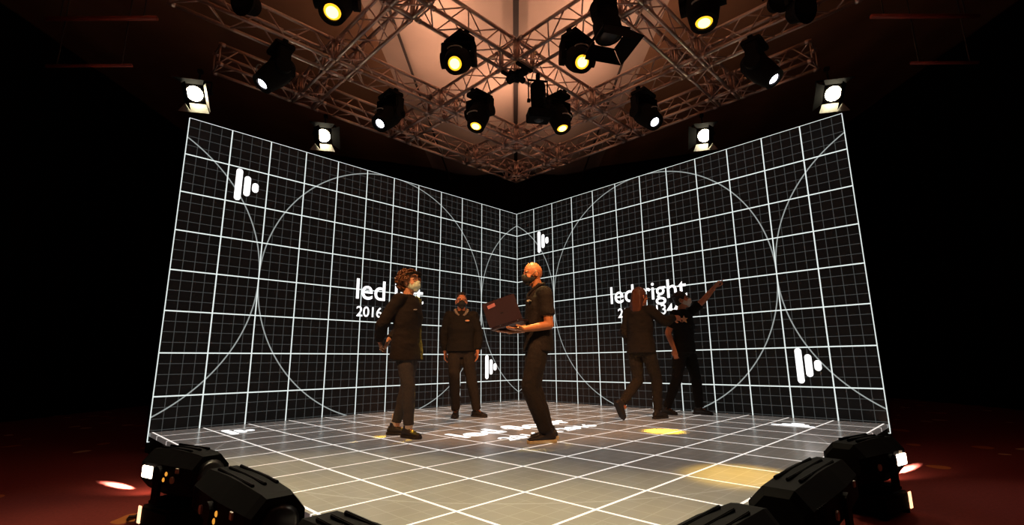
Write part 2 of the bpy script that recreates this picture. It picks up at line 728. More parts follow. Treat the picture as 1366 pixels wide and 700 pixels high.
def head_parts(t, m, lens_mat, lr):
    """lamp head of a moving light; its axis points down local -z of m"""
    b = MB()
    prof = [(.20, .06), (.185, .105), (.12, .142), (.02, .160), (-.08, .162), (-.16, .150), (-.25, .138), (-.275, .128)]
    b.loft([((0, 0, z), r, r * .97) for z, r in prof], n=24)
    for k in range(5):
        b.loft([((0, 0, .13 - k * .03), .146 + .004 * k, .142 + .004 * k), ((0, 0, .12 - k * .03), .150 + .004 * k, .146 + .004 * k)], n=24)
    b.xform(m)
    h = b.build('head', M['matt'], t, True)
    es = h.modifiers.new('split', 'EDGE_SPLIT')
    es.split_angle = R(40)
    b = MB()
    n = 24
    X, Y = Vector((1, 0, 0)), Vector((0, 1, 0))
    rings = [b.ring(Vector((0, 0, z)), X, Y, r, r, n) for z, r in ((-.274, .127), (-.300, .127), (-.300, lr + .012), (-.274, lr + .012))]
    for q in range(4):
        b.bridge(rings[q], rings[(q + 1) % 4])
    b.xform(m)
    b.build('lens_ring', M['matt'], h)
    b = MB()
    b.loft([((0, 0, -.278), lr + .008, lr + .008), ((0, 0, -.296), lr * .8, lr * .8), ((0, 0, -.302), lr * .35, lr * .35)], n=24)
    for f in b.bm.faces:
        if len(f.verts) == 4 and min(math.hypot(v.co.x, v.co.y) for v in f.verts) > lr * .7:
            f.material_index = 1
    b.xform(m)
    b.build('lens', [lens_mat, M['lensrim'] if lens_mat is M['lens'] else lens_mat], h, True)
    b = MB()
    pts = [(.085 * math.cos(PI * i / 10), .150 + .032 * math.sin(PI * i / 10), -.17) for i in range(11)]
    b.tube(pts, .008)
    b.xform(m)
    b.build('handle', M['leaf'], h, True)


def hung_mover(label, px, side, off, aim, lens_mat, power, col, angle, lr=.072, blend=.5):
    piv = onplane(px[0], px[1], side, off)
    aim = Vector(aim)
    d = (aim - piv).normalized()
    rz = R(-45) if side == 'u' else R(45)
    top = TZ - .0245
    t = thing('moving_head_light', label, 'stage light', (piv.x, piv.y, top), rz, 'moving head lights hanging from the truss')
    pz = piv.z - top
    dl = Matrix.Rotation(-rz, 3, 'Z') @ d
    pan = Matrix.Rotation(math.atan2(-dl.x, dl.y), 4, 'Z')
    tilt = math.atan2(math.hypot(d.x, d.y), -d.z)
    bz = min(pz + .27, -.10)
    b = MB()
    b.box((0, 0, bz + .035), (.34, .24, .07), None, .015)
    b.box((0, .12, bz + .035), (.10, .012, .04), None, .003)
    b.build('base', M['matt'], t)
    for x in (-HW, HW):
        b = MB()
        b.box((x, 0, (bz + .07) / 2), (.04, .06, -(bz + .07)), None, .004)
        b.build('clamp', M['matt'], t)
    b = MB()
    w = .185
    b.cyl((0, 0, bz), (0, 0, bz - .03), .09, None, 20)
    b.box((0, 0, bz - .04), (2 * w + .05, .15, .045), None, .012)
    za = bz - .04
    for x in (-w, w):
        b.box((x, 0, (za + pz) / 2), (.05, .15, za - pz + .04), None, .015)
        b.cyl((x - .03, 0, pz), (x + .03, 0, pz), .095, None, 20)
    b.xform(pan)
    b.build('yoke', M['matt'], t)
    head_parts(t, Matrix.Translation((0, 0, pz)) @ pan @ Matrix.Rotation(tilt, 4, 'X'), lens_mat, lr)
    if power:
        spot('moving_head_beam', piv + d * .33, aim, power, col, angle, blend)
    return t


WARM = (1, .82, .52)
YEL = (1, .60, .04)
hung_mover('moving head light lit yellow, large, cut by the top edge on the left', (450, 0), 'u', 2.82, (-1.5, -8.2, .1), M['lens'], 420, WARM, 75)
hung_mover('moving head light lit yellow, left of the centre joint and the higher of that pair', (612, 80), 'u', 2.82, (-1.05, -8.2, 1.3), M['lens'], 420, WARM, 60)
hung_mover('moving head light lit yellow, right of the centre joint beside the barn door spotlight', (770, 78), 'v', 2.82, (1.15, -8.2, 1.3), M['lens'], 420, WARM, 60)
hung_mover('moving head light lit yellow, lower left of the centre joint', (640, 150), 'v', 2.82, onz(513, 586, FZ), M['lens'], 6500, YEL, 8, blend=.9)
hung_mover('moving head light lit yellow, beside the hanging black profile spotlight', (744, 152), 'u', 2.82, onz(885, 575, FZ), M['lens'], 16000, YEL, 6, blend=.9)
hung_mover('moving head light lit yellow, large, cut by the top edge on the right', (937, 2), 'v', 2.82, uvp(5.70, 3.72, FZ), M['lens'], 1500, (1, .62, .10), 12, blend=.8)
for lab, px, sd, tgt in (('moving head light with cool white lens, far left on the inner truss', (372, 96), 'u', (-5.2, -6.6, .3)),
                         ('moving head light with cool white lens, left inner truss near the back corner', (520, 154), 'u', (-3.6, -6.6, .3)),
                         ('moving head light with cool white lens, right inner truss near the back corner', (860, 152), 'v', (3.6, -6.6, .3)),
                         ('moving head light with cool white lens, far right on the inner truss', (1010, 90), 'v', (5.2, -6.6, .3))):
    hung_mover(lab, px, sd, 1.11, tgt, M['lensw'], 60, (.9, .9, 1), 20, lr=.058)


def leaf_quad(b, w0, w1, L, m):
    """a tapered flat metal flap, hinged along x at the origin, running out along +y"""
    b.prism([(-w0 / 2, 0), (w0 / 2, 0), (w1 / 2, L), (-w1 / 2, L)], -.0015, .0015, m)


def lantern(name, label, cat, loc, aim, top_z, length, r, lens, doors, group=None, door_mats=None, power=0, col=(1, 1, 1), doorL=.17, open_=(35, 35, 35, 35), roll=0):
    """a hung theatre lantern: body, yoke, clamp, lens and optional barn doors; local +y is the way it points"""
    loc = Vector(loc)
    d = (Vector(aim) - loc).normalized()
    rz = math.atan2(-d.x, d.y)
    el = math.asin(d.z)
    t = thing(name, label, cat, (loc.x, loc.y, top_z), rz, group)
    pz = loc.z - top_z
    m = Matrix.Translation((0, 0, pz)) @ Matrix.Rotation(el, 4, 'X') @ Matrix.Rotation(roll, 4, 'Y')
    mm = m @ Matrix.Rotation(-PI / 2, 4, 'X')     # local z of the profile -> +y
    b = MB()
    h = length / 2
    b.loft([((0, 0, -h), r * .78, r * .78), ((0, 0, -h * .9), r * .95, r * .95), ((0, 0, h * .25), r, r), ((0, 0, h * .27), r * 1.08, r * 1.08), ((0, 0, h), r * 1.08, r * 1.08)], n=20)
    for k in range(5):
        b.loft([((0, 0, -h * .8 + k * .03), r * 1.06, r * 1.06), ((0, 0, -h * .8 + k * .03 + .01), r * 1.06, r * 1.06)], n=20)
    b.xform(mm)
    o = b.build('housing', M['matt'], t, True)
    o.modifiers.new('split', 'EDGE_SPLIT').split_angle = R(40)
    b = MB()
    w = r * 1.08 + .03
    for x in (-w, w):
        b.box((x, 0, pz + (-pz * .38) / 2), (.012, .04, -pz * .38 + .06), None, .003)
        b.cyl((x - .02, 0, pz), (x + .02, 0, pz), .03, None, 12)
    b.box((0, 0, pz * .62 + .03), (2 * w + .012, .04, .012), None, .003)
    b.build('yoke', M['matt'], t)
    b = MB()
    b.cyl((0, 0, pz * .62 + .03), (0, 0, -.03), .012, None, 10)
    b.box((0, 0, -.026), (.06, .06, .05), None, .005)
    b.build('clamp', M['matt'], t)
    b = MB()
    b.loft([((0, 0, h * 1.003), r * .86, r * .86), ((0, 0, h * 1.003 + .018), r * .6, r * .6), ((0, 0, h * 1.003 + .025), r * .2, r * .2)], n=24)
    b.xform(mm)
    b.build('lens', lens, t, True)
    if doors:
        b = MB()
        q = r * 1.12
        b.box((0, h + .008, 0), (2 * q, .008, .02))
        for sx in (-1, 1):
            b.box((sx * q, h + .008, 0), (.015, .012, 2 * q))
            b.box((0, h + .008, sx * q), (2 * q + .015, .012, .015))
        b2 = MB()
        for sx in (-1, 1):
            b2.box((sx * q, h + .008, 0), (.015, .012, 2 * q))
            b2.box((0, h + .008, sx * q), (2 * q + .015, .012, .015))
        b.bm.free()
        b2.xform(m)
        b2.build('door_frame', M['matt'], t)
        for k in range(4):
            a = k * PI / 2
            mk = m @ Matrix.Translation((0, h + .014, 0)) @ Matrix.Rotation(a, 4, 'Y') @ Matrix.Translation((0, 0, -q)) @ Matrix.Rotation(-R(open_[k]), 4, 'X')
            b = MB()
            leaf_quad(b, 2 * q * .96, 2 * q * 1.45, doorL, mk)
            b.build('barn_door', (door_mats or [M['matt']] * 4)[k], t)
    if power:
        spot(name + '_beam', loc + d * (h + .05), Vector(aim), power, col, 60, .6, .08)
    return t


LIT_LEAF, UNLIT_LEAF = M['leaf'], M['matt']  # lit doors pale, unlit doors black: the fall of light put into colour
for lab, px, sd, aim, op, dm in (
        ('bright fresnel spotlight with barn doors, above the far left end of the left screen', (264, 122), 'u', (-3.3, -8.2, .4), (32, 30, 40, -38), (LIT_LEAF, LIT_LEAF, UNLIT_LEAF, UNLIT_LEAF)),
        ('bright fresnel spotlight with barn doors, above the middle of the left screen', (433, 179), 'u', (-1.8, -8.2, .4), (32, 60, 40, -38), (LIT_LEAF, UNLIT_LEAF, UNLIT_LEAF, UNLIT_LEAF)),
        ('bright fresnel spotlight with barn doors, above the middle of the right screen', (938, 179), 'v', (1.8, -8.2, .4), (32, -38, 40, 60), (LIT_LEAF, UNLIT_LEAF, UNLIT_LEAF, UNLIT_LEAF)),
        ('bright fresnel spotlight with barn doors, above the far right end of the right screen', (1107, 122), 'v', (3.3, -8.2, .4), (32, -38, 40, 60), (LIT_LEAF, UNLIT_LEAF, UNLIT_LEAF, UNLIT_LEAF))):
    lantern('fresnel_spotlight', lab, 'stage light', onplane(px[0], px[1], sd, -.2), aim, TZ - .0245, .24, .115, M['lensf'], True, 'fresnel spotlights over the screens', dm, 130, (1, .88, .66), .15, op)

p = onplane(808, 26, 'v', 3.16)
t = lantern('barn_door_spotlight', 'unlit black spotlight with open barn doors, hanging from the truss right of centre', 'stage light', p, p + Vector((.10, -.10, -1)), TZ - .0245, .44, .14, M['blackgloss'], True, None, None, 0, doorL=.17, open_=(12, 40, 15, 30), roll=R(25))


q = Matrix.Rotation(-t.rotation_euler.z, 3, 'Z') @ (Vector((1, 1, 0)) / S2 * (3.16 - 2.82 - HW))
b = MB()
b.cyl((0, 0, -.032), (q.x, q.y, -.032), .016, None, 10)
b.cyl((q.x, q.y, -.045), (q.x, q.y, -.001), .03, None, 12)
b.build('side_arm', M['matt'], t)


def profile_spot():
    p = onplane(718, 137, 'u', 2.82 + HW)
    t = thing('profile_spotlight', 'unlit black profile spotlight hanging straight down just right of the centre joint', 'stage light', (p.x, p.y, TZ - .024), R(10))
    z = p.z - (TZ - .024)
    b = MB()
    b.loft([((0, 0, z + .29), .08, .08), ((0, 0, z + .27), .1, .1), ((0, 0, z - .12), .1, .1), ((0, 0, z - .14), .085, .085), ((0, 0, z - .26), .085, .085)], n=20)
    for k in range(6):
        b.loft([((0, 0, z + .24 - k * .04), .107, .107), ((0, 0, z + .228 - k * .04), .107, .107)], n=20)
    o = b.build('barrel', M['matt'], t, True)
    o.modifiers.new('split', 'EDGE_SPLIT').split_angle = R(40)
    b = MB()
    b.box((0, 0, z - .20), (.31, .24, .13), None, .012)
    b.build('shutter_block', M['matt'], t)
    b = MB()
    for x in (-.135, .135):
        b.box((x, 0, z + .17), (.012, .04, .34), None, .003)
        b.cyl((x - .02, 0, z + .02), (x + .02, 0, z + .02), .028, None, 12)
    b.box((0, 0, z + .335), (.285, .04, .014), None, .003)
    b.build('yoke', M['matt'], t)
    b = MB()
    b.cyl((0, 0, z + .335), (0, 0, min(z + .36, -.02)), .013)
    b.box((0, 0, (z + .335) / 2 - .0005), (.05, .06, max(.02, -z - .335)), None, .004)
    b.build('clamp', M['matt'], t)
    b = MB()
    b.loft([((0, 0, z - .262), .075, .075), ((0, 0, z - .275), .04, .04)], n=20)
    b.build('lens', M['blackgloss'], t, True)


profile_spot()


def hoist():
    t = thing('chain_hoist', 'black chain hoist hanging at the centre joint of the truss', 'hoist', uvp(2.82, 2.82, TZ - .0245), R(-45))
    b = MB()
    b.box((0, 0, -.09), (.17, .14, .12), None, .025)
    b.cyl((-.16, 0, -.085), (.16, 0, -.085), .055, None, 16)
    b.cyl((0, -.13, -.10), (0, .13, -.10), .045, None, 16)
    b.build('motor', M['matt'], t)
    for x in (-HW, HW):
        b = MB()
        b.box((x, 0, -.02), (.05, .30, .038), None, .006)
        b.build('mounting_bar', M['matt'], t)
    b = MB()
    b.tube([(.0, 0, -.14), (0, 0, -.18), (.03, 0, -.205), (.045, 0, -.185), (.04, 0, -.165)], .009)
    b.build('hook', M['black'], t)


hoist()


def flood(label, px, side, off, rz, s=1.):
    """a flood light hung from the upper chord of the inner truss, on its stage side"""
    p = onplane(px[0], px[1], side, off)
    top = TZ + 2 * HW
    t = thing('flood_light', label, 'stage light', (p.x, p.y, p.z), rz, 'dark flood lights at the top edge')
    b = MB()
    b.loft([((0, -.16 * s, .02), .07 * s, .07 * s), ((0, -.12 * s, 0), .12 * s, .13 * s), ((0, .02 * s, -.02), .16 * s, .17 * s), ((0, .10 * s, -.04), .21 * s, .22 * s)], n=20)
    b.build('housing', M['matt'], t)
    b = MB()
    b.loft([((0, .101 * s, -.041), .19 * s, .2 * s), ((0, .107 * s, -.043), .1 * s, .1 * s)], n=20)
    b.build('lens', M['blackgloss'], t)
    b = MB()
    hz = max(.20 * s, top - p.z)
    for x in (-.225 * s, .225 * s):
        b.box((x, 0, hz / 2), (.014, .05, hz), None, .003)
    b.box((0, 0, hz), (.464 * s, .05, .014))
    inv = Matrix.Rotation(-rz, 3, 'Z')
    n = Vector((1, -1, 0)) / S2 if side == 'u' else Vector((-1, -1, 0)) / S2
    q = inv @ (n * -(off - 1.11 - HW - .026))
    b.cyl((0, 0, hz), Vector((q.x, q.y, hz)), .014)
    b.build('yoke', M['matt'], t)


flood('dark unlit flood light at the top edge, on the left inner truss', (331, 2), 'u', 1.50, R(160), .8)
flood('dark unlit flood light at the top edge, on the right inner truss', (1066, 12), 'v', 1.50, R(200), .8)
flood('dark unlit flood light at the top edge beside the right large yellow light', (1037, 0), 'v', 1.50, R(180), .7)


# floor-standing moving lights along the two stage edges
def floor_mover(label, u, v, rz, zc, L, window, sgn):
    """head lying along local x; -y is the side away from the stage"""
    t = thing('floor_moving_light', label, 'stage light', uvp(u, v, GZ), rz, 'moving lights standing on the floor along the stage edge')
    z = zc - GZ
    b = MB()
    b.box((0, 0, .075), (.36, .30, .11), None, .018)
    for x in (-.15, .15):
        for y in (-.12, .12):
            b.cyl((x, y, 0), (x, y, .022), .022, None, 10)
    b.build('base', M['fixture'], t)
    b = MB()
    b.cyl((0, 0, .13), (0, 0, .15), .10, None, 20)
    b.box((0, 0, .165), (.13, .31, .035), None, .01)
    for y in (-.147, .147):
        b.box((0, y, .16 + (z - .16) / 2 + .005), (.085, .018, z - .15), None, .006)
        b.cyl((0, y - .010, z), (0, y + .010, z), .045, None, 18)
    b.build('yoke', M['fixture'], t)
    # head: long eight-sided shell with ridges
    def sec(x, hw, hh):
        return [(x, -hw, -hh * .45), (x, -hw * .6, -hh), (x, hw * .6, -hh), (x, hw, -hh * .45), (x, hw, hh * .4), (x, hw * .5, hh), (x, -hw * .5, hh), (x, -hw, hh * .4)]
    b = MB()
    prev = None
    for x, hw, hh in ((-L / 2, .095, .085), (-L / 2 + .03, .125, .115), (-L * .08, .135, .13), (L * .10, .135, .13), (L / 2 - .05, .115, .118), (L / 2, .105, .108)):
        k = [b.bm.verts.new((x, y, z + q)) for (x, y, q) in sec(x, hw, hh)]
        if prev:
            b.bridge(prev, k)
        else:
            b.bm.faces.new(k[::-1])
        prev = k
    b.bm.faces.new(prev)
    for y in (-.05, 0, .05):
        b.box((-.02, y, z + .128), (L * .62, .012, .016), None, .003)
    for k in range(6):
        b.box((-L * .42 + k * .028, 0, z), (.008, .262, .10))
    h = b.build('head', M['fixture'], t)
    b = MB()
    b.loft([((L / 2 + .001, 0, z), .085, .085), ((L / 2 + .012, 0, z), .06, .06)], side=(0, 1, 0), n=20)
    b.build('lens', M['blackgloss'], h, True)
    b = MB()
    b.cyl((-sgn * .16, -.137, z - .02), (-sgn * .16, -.146, z - .02), .02, None, 12)
    b.build('tilt_lock', M['leaf'], h)
    b = MB()
    b.box((L * .30, -.128, z + .03), (.03, .008, .03))
    b.build('latch', M['leaf'], h)
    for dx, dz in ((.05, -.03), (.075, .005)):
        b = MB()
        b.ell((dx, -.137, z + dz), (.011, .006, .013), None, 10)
        b.build('amber_glint', M['amber'], h, True)
    if window:
        b = MB()
        x = sgn * (L / 2 - .14)
        b.box((x, -.136, z - .005), (.12, .014, .07), None, .004)
        b.build('lit_window', M['window'], h)
        b = MB()
        b.box((sgn * .155, -.1525, .078), (.035, .006, .10), None, .002)
        b.build('lit_edge', M['strip'], t)
    return t


LZ = .205
floor_mover('black floor moving light left of the stage with a bright side window', 3.26, 6.30, R(-45 + 14), LZ, .60, True, -1)
floor_mover('black floor moving light left of the stage, ridged, second from the far end', 4.42, 6.29, R(-45), LZ, .84, False, 1)
floor_mover('black floor moving light left of the stage, cut by the bottom edge', 5.56, 6.29, R(-45), LZ, .74, False, 1)
floor_mover('black floor moving light right of the stage with a bright side window', 6.30, 3.12, R(45 - 14), LZ, .60, True, 1)
floor_mover('black floor moving light right of the stage, second from the far end', 6.29, 4.40, R(45), LZ, .92, False, 1)
floor_mover('black floor moving light right of the stage, cut by the bottom edge', 6.29, 5.52, R(45), LZ, .78, False, 1)

# the amber glints on the floor lights above are glowing parts, not lamps
t = thing('power_box', 'small black power box with a metal clip, on the carpet at the lower left', 'equipment box', onz(208, 692, GZ), R(30))
b = MB()
b.box((0, 0, .035), (.20, .13, .07), None, .012)
b.build('case', M['blackgloss'], t)
b = MB()
b.box((.06, -.02, .075), (.10, .035, .010), None, .003)
b.build('clip', M['leaf'], t)
b = MB()
b.tube([(-.10, 0, .03), (-.14, .02, .03), (-.15, .04, .012), (-.11, .12, .012)], .010)
b.build('plug_lead', M['black'], t)

q0, q1, q2 = onz(193, 630, GZ), onz(208, 655, GZ), onz(214, 640, GZ)
b = MB()
b.tube([q0 + Vector((0, 0, .03)), q0.lerp(q1, .5) + Vector((0, 0, .05)), q1 + Vector((0, 0, .012)), q1 + Vector((.10, -.12, .012))], .009)
tag(b.build('power_cable', M['cable']), 'thin green cable beside the left floor light with the bright window', 'cable')

# scaffold pipes in the dark at both sides
for nm, a, c, z in (('upper dim red-lit pipe high in the dark on the left', (62, 25), (212, 27), 5.0), ('lower dim red-lit pipe high in the dark on the left', (62, 88), (178, 89), 4.4),
                    ('upper dim red-lit pipe high in the dark on the right', (1162, 22), (1304, 22), 5.0), ('lower dim red-lit pipe high in the dark on the right', (1215, 84), (1304, 84), 4.4)):
    A = onz(a[0], a[1], z)
    B = onz(c[0], c[1], z)
    B.y = A.y
    t = thing('scaffold_pipe', nm, 'pipe', A)
    b = MB()
    b.cyl((0, 0, 0), B - A, .028 if z > 4.5 else .02, None, 12)
    b.build('tube', M['pipe'], t, True)
    b = MB()
    for f in (.12, .88):
        q = (B - A) * f
        b.cyl(q, q + Vector((0, 0, 6.3 + .16 - z + .14 * (abs((A + q).x) - 2.36) - .06)), .008, None, 6)
    b.build('hanger', M['black'], t)


# ------------------------------------------------------------------ people
def frame(d, n):
    d = Vector(d).normalized()
    n = Vector(n)
    n = (n - d * n.dot(d)).normalized()
    return d, n, d.cross(n)


def hand(mb, wr, d, n, side, curl=.5, point=False, k=1.0):
    """palm, five fingers; d along the fingers, n the way the palm faces, side=+1/-1 the thumb side along d x n"""
    d, n, s = frame(d, n)
    s = s * side
    wr = Vector(wr)
    P = lambda a, b_, c: wr + (d * a + s * b_ + n * c) * k
    mb.loft([(P(-.02, 0, 0), .027 * k, .021 * k), (P(.02, .0, 0), .034 * k, .017 * k), (P(.06, 0, 0), .041 * k, .015 * k), (P(.092, -.002, 0), .040 * k, .013 * k)], side=s, n=14)
    for i, (off, L, r) in enumerate(((.029, .074, .0092), (.010, .083, .0095), (-.010, .077, .0092), (-.029, .060, .0082))):
        c = curl if not (point and i == 0) else .06
        if point and i > 0:
            c = 1.25
        p = P(.084, off, 0)
        ang = c * .5
        for j, f in enumerate((.46, .31, .23)):
            q = p + (d * math.cos(ang) + n * math.sin(ang) + s * (off * 1.5)) * (L * f * k)
            mb.cap(p, r * k * (1 - .08 * j), q, r * k * (.93 - .08 * j), 8)
            p = q
            ang += c * (1.0 if j == 0 else .8)
    p = P(.018, .026, .006)
    q = P(.052, .056, .018)
    mb.cap(p, .0145 * k, q, .0115 * k, 8)
    w = P(.086, .060 - .02 * curl, .022 + .018 * curl)
    mb.cap(q, .0115 * k, w, .0092 * k, 8)


def shoe(parent, ank, toe_dir, sole_mat, k=1.0, pitch=0.):
    """a low trainer: upper with its own sole; ank is the ankle joint"""
    f = Vector((toe_dir[0], toe_dir[1], 0)).normalized()
    s = Vector((f.y, -f.x, 0))
    ank = Vector(ank)
    rot = Matrix((s, f, Vector((0, 0, 1)))).transposed().to_4x4()
    m = Matrix.Translation(ank) @ rot @ Matrix.Rotation(pitch, 4, 'X') @ Matrix.Translation((0, 0, -.085)) @ Matrix.Scale(k, 4)
    b = MB()
    b.loft([((0, -.085, .06), .02, .02), ((0, -.075, .055), .034, .036), ((0, -.03, .056), .040, .040), ((0, .03, .053), .042, .036), ((0, .09, .042), .046, .024), ((0, .14, .036), .042, .018), ((0, .172, .032), .026, .012)], n=18)
    b.loft([((0, -.005, .05), .040, .050), ((0, -.012, .10), .042, .048), ((0, -.014, .125), .043, .048)], n=18)
    b.xform(m)
    o = meshobj('shoe', blob(b, .007, 3), M['shoe'], parent)
    b = MB()
    out = []
    for y, w in ((-.098, .018), (-.085, .034), (-.04, .040), (.02, .041), (.08, .049), (.13, .048), (.165, .034), (.18, .014)):
        out.append((y, w))
    pts = [(w, y) for y, w in out] + [(-w, y) for y, w in out[::-1]]
    b.prism(pts, .0, .030, m)
    sl = b.build('sole', sole_mat, o)
    bev = sl.modifiers.new('bevel', 'BEVEL')
    bev.width = .006
    bev.segments = 2
    b = MB()
    for j in range(4):
        y = .035 + j * .02
        zt = .094 - j * .009
        b.tube([(-.026, y - .006, zt - .012), (0, y, zt + .001), (.026, y + .006, zt - .012)], .0032, 5)
    b.xform(m)
    b.build('laces', M['shoe'] if sole_mat is M['soleblack'] else M['grey'], o)
    return o


def person(label, loc, facing, J, skin, scale=1.0):
    """J: joint dict in a frame with +y the way the person faces, +x their right hand"""
    rz = math.atan2(-facing[0], facing[1])
    mb = MB()
    V = {k: Vector(v) for k, v in J.items() if k not in ('hands', 'headrot')}
    lean = lambda a, b_, t: V[a].lerp(V[b_], t)
    sh = (V['shR'] - V['shL']).normalized()
    mb.loft([(V['pelvis'] - Vector((0, 0, .10)), .10, .08), (V['pelvis'], .158, .108), (lean('pelvis', 'chest', .42), .132, .096), (V['chest'], .158, .112), (lean('chest', 'neck', .55), .155, .098), (lean('chest', 'neck', .88), .085, .07), (V['neck'], .057, .057)], side=sh, n=24)
    hm = Matrix.Translation(V['head']) @ Euler(J['headrot'], 'ZXY').to_matrix().to_4x4()
    mb.cap(V['neck'] - Vector((0, .0, .03)), .058, hm @ Vector((0, -.015, -.05)), .054)
    hr = hm.to_3x3()
    H = lambda x, y, z: hm @ Vector((x, y, z))
    mb.ell(H(0, -.012, .022), (.076, .096, .100), hr)
    mb.ell(H(0, .028, -.042), (.058, .064, .074), hr)
    mb.ell(H(0, .066, -.094), (.027, .024, .022), hr)
    mb.cap(H(-.036, .074, .024), .013, H(.036, .074, .024), .013)
    mb.cap(H(0, .090, .004), .009, H(0, .112, -.026), .0125)
    mb.ell(H(-.011, .101, -.030), (.009, .010, .007), hr)
    mb.ell(H(.011, .101, -.030), (.009, .010, .007), hr)
    mb.cap(H(-.020, .088, -.060), .009, H(.020, .088, -.060), .009)
    for sx in (-1, 1):
        mb.ell(H(sx * .036, .058, -.026), (.028, .030, .026), hr)
        mb.ell(H(sx * .031, .077, .002), (.014, .013, .010), hr)
        mb.ell(H(sx * .078, -.010, -.012), (.010, .021, .032), hr @ Matrix.Rotation(sx * .35, 3, 'Z'))
    for s in 'LR':
        mb.cap(V['sh' + s], .056, V['el' + s], .043)
        mb.cap(V['el' + s], .043, V['wr' + s].lerp(V['el' + s], .6), .041)
        mb.cap(V['wr' + s].lerp(V['el' + s], .6), .041, V['wr' + s], .027)
        mb.cap(V['hip' + s], .088, V['kn' + s], .060)
        mb.cap(V['kn' + s], .058, V['an' + s].lerp(V['kn' + s], .65), .056)
        mb.cap(V['an' + s].lerp(V['kn' + s], .65), .056, V['an' + s], .038)
        mb.cap(V['an' + s] + Vector((0, 0, -.02)), .036, V['an' + s] + Vector((*J['toe' + s][:2], 0)).normalized() * .06 + Vector((0, 0, -.035)), .03)
        d, n, sd, cu, pt = J['hands'][s]
        hand(mb, V['wr' + s], d, n, sd, cu, pt)
    me = blob(mb, .0058, 2)
    o = meshobj('person', me, [skin, M['eye'], M['browhair']])
    tag(o, label, 'person')
    inv = hm.inverted()
    for p_ in me.polygons:
        q = inv @ p_.center
        if q.y > .06:
            ax = abs(q.x)
            if math.hypot(ax - .031, (q.z - .003) * 1.7) < .012:
                p_.material_index = 1
            elif abs(q.z - .026) < .0055 and .012 < ax < .052:
                p_.material_index = 2
    o.location = loc
    o.rotation_euler = (0, 0, rz)
    o.scale = (scale,) * 3
    return o, V, hm, sh


def garment_top(o, V, sh, material, name, hem, long_, grow=.022, sleeve=1., seed=1., wr=.006, flare=0.):
    lean = lambda a, b_, t: V[a].lerp(V[b_], t)
    mb = MB()
    g = grow
    pel = V['pelvis']
    hemp = Vector((pel.x, pel.y, hem))
    mb.loft([(hemp, .165 + g + flare, .118 + g + flare), (hemp.lerp(lean('pelvis', 'chest', .42), .35), .163 + g + flare * .7, .116 + g + flare * .6), (lean('pelvis', 'chest', .42), .148 + g, .106 + g), (V['chest'], .164 + g, .116 + g), (lean('chest', 'neck', .55), .160 + g * .9, .100 + g), (lean('chest', 'neck', .86), .095 + g * .5, .074 + g * .5), (lean('chest', 'neck', .99), .062 + .008, .062 + .008)], side=sh, n=28)
    for s in 'LR':
        mb.cap(lean('chest', 'neck', .62).lerp(V['sh' + s], .55), .072, V['sh' + s], .060 + g * .6)
        if long_:
            mb.cap(V['sh' + s], .058 + g * .6, V['el' + s], .046 + g * .7 * sleeve)
            e = V['el' + s].lerp(V['wr' + s], .93)
            mb.loft([(V['el' + s], .047 + g * .7 * sleeve, .047 + g * .7 * sleeve), (V['el' + s].lerp(e, .5), .043 + g * .6 * sleeve, .043 + g * .6 * sleeve), (e, .034 + g * .5, .034 + g * .5)], side=(V['sh' + s] - V['el' + s]).cross(e - V['el' + s]) + Vector((.01, .02, .005)), n=18)
        else:
            e = V['sh' + s].lerp(V['el' + s], .72)
            mb.loft([(V['sh' + s], .058 + g * .6, .058 + g * .6), (V['sh' + s].lerp(e, .5), .058 + g * .6, .056 + g * .6), (e, .060 + g * .6, .056 + g * .6)], side=Vector((.3, .9, .1)), n=18)
    return meshobj(name, blob(mb, .0095, 4, wr, 8, seed), material, o)


def trousers(o, V, sh, J, material, top, seed=1., tight=1., ank=.97):
    mb = MB()
    pel = V['pelvis']
    mb.loft([(Vector((pel.x, pel.y, top)), .150, .108), (pel, .168, .122), (pel - Vector((0, 0, .08)), .165, .118), (pel - Vector((0, 0, .15)), .10, .09)], side=sh, n=24)
    for s in 'LR':
        mb.cap(V['hip' + s], .100, V['hip' + s].lerp(V['kn' + s], .45), .090 * tight + .004)
        e = V['kn' + s].lerp(V['an' + s], ank)
        mb.cap(V['hip' + s].lerp(V['kn' + s], .45), .090 * tight + .004, V['kn' + s], .074 * tight)
        k = V['kn' + s]
        mb.loft([(k + Vector((0, 0, .05)), .06, .06), (k, .074 * tight, .074 * tight), (k.lerp(e, .4), .072 * tight, .070 * tight), (k.lerp(e, .92), .060 * tight, .058 * tight), (e, .058 * tight, .058 * tight)], side=(1, 0, 0), n=18)
    return meshobj('trousers', blob(mb, .0095, 4, .007, 8, seed), material, o)


def face_mask(o, hm, material):
    H = lambda x, y, z: hm @ Vector((x, y, z))
    hr = hm.to_3x3()
    mb = MB()
    mb.ell(H(0, .044, -.042), (.066, .076, .058), hr)
    mb.ell(H(0, .088, -.036), (.036, .038, .041), hr)
    mb.ell(H(0, .072, -.088), (.034, .028, .026), hr)
    mb.ell(H(0, .101, -.010), (.025, .025, .024), hr)
    mb.ell(H(0, .058, -.030), (.060, .045, .034), hr)
    me = blob(mb, .006, 3)
    k = meshobj('face_mask', me, material, o)
    for sx in (-1, 1):
        b = MB()
        b.tube([H(sx * .058, .055, -.028), H(sx * .076, .02, -.005), H(sx * .087, -.012, .020), H(sx * .088, -.030, .0), H(sx * .080, -.022, -.035), H(sx * .064, .02, -.062)], .0028, 5)
        b.build('ear_loop', material, k, True)
    return k


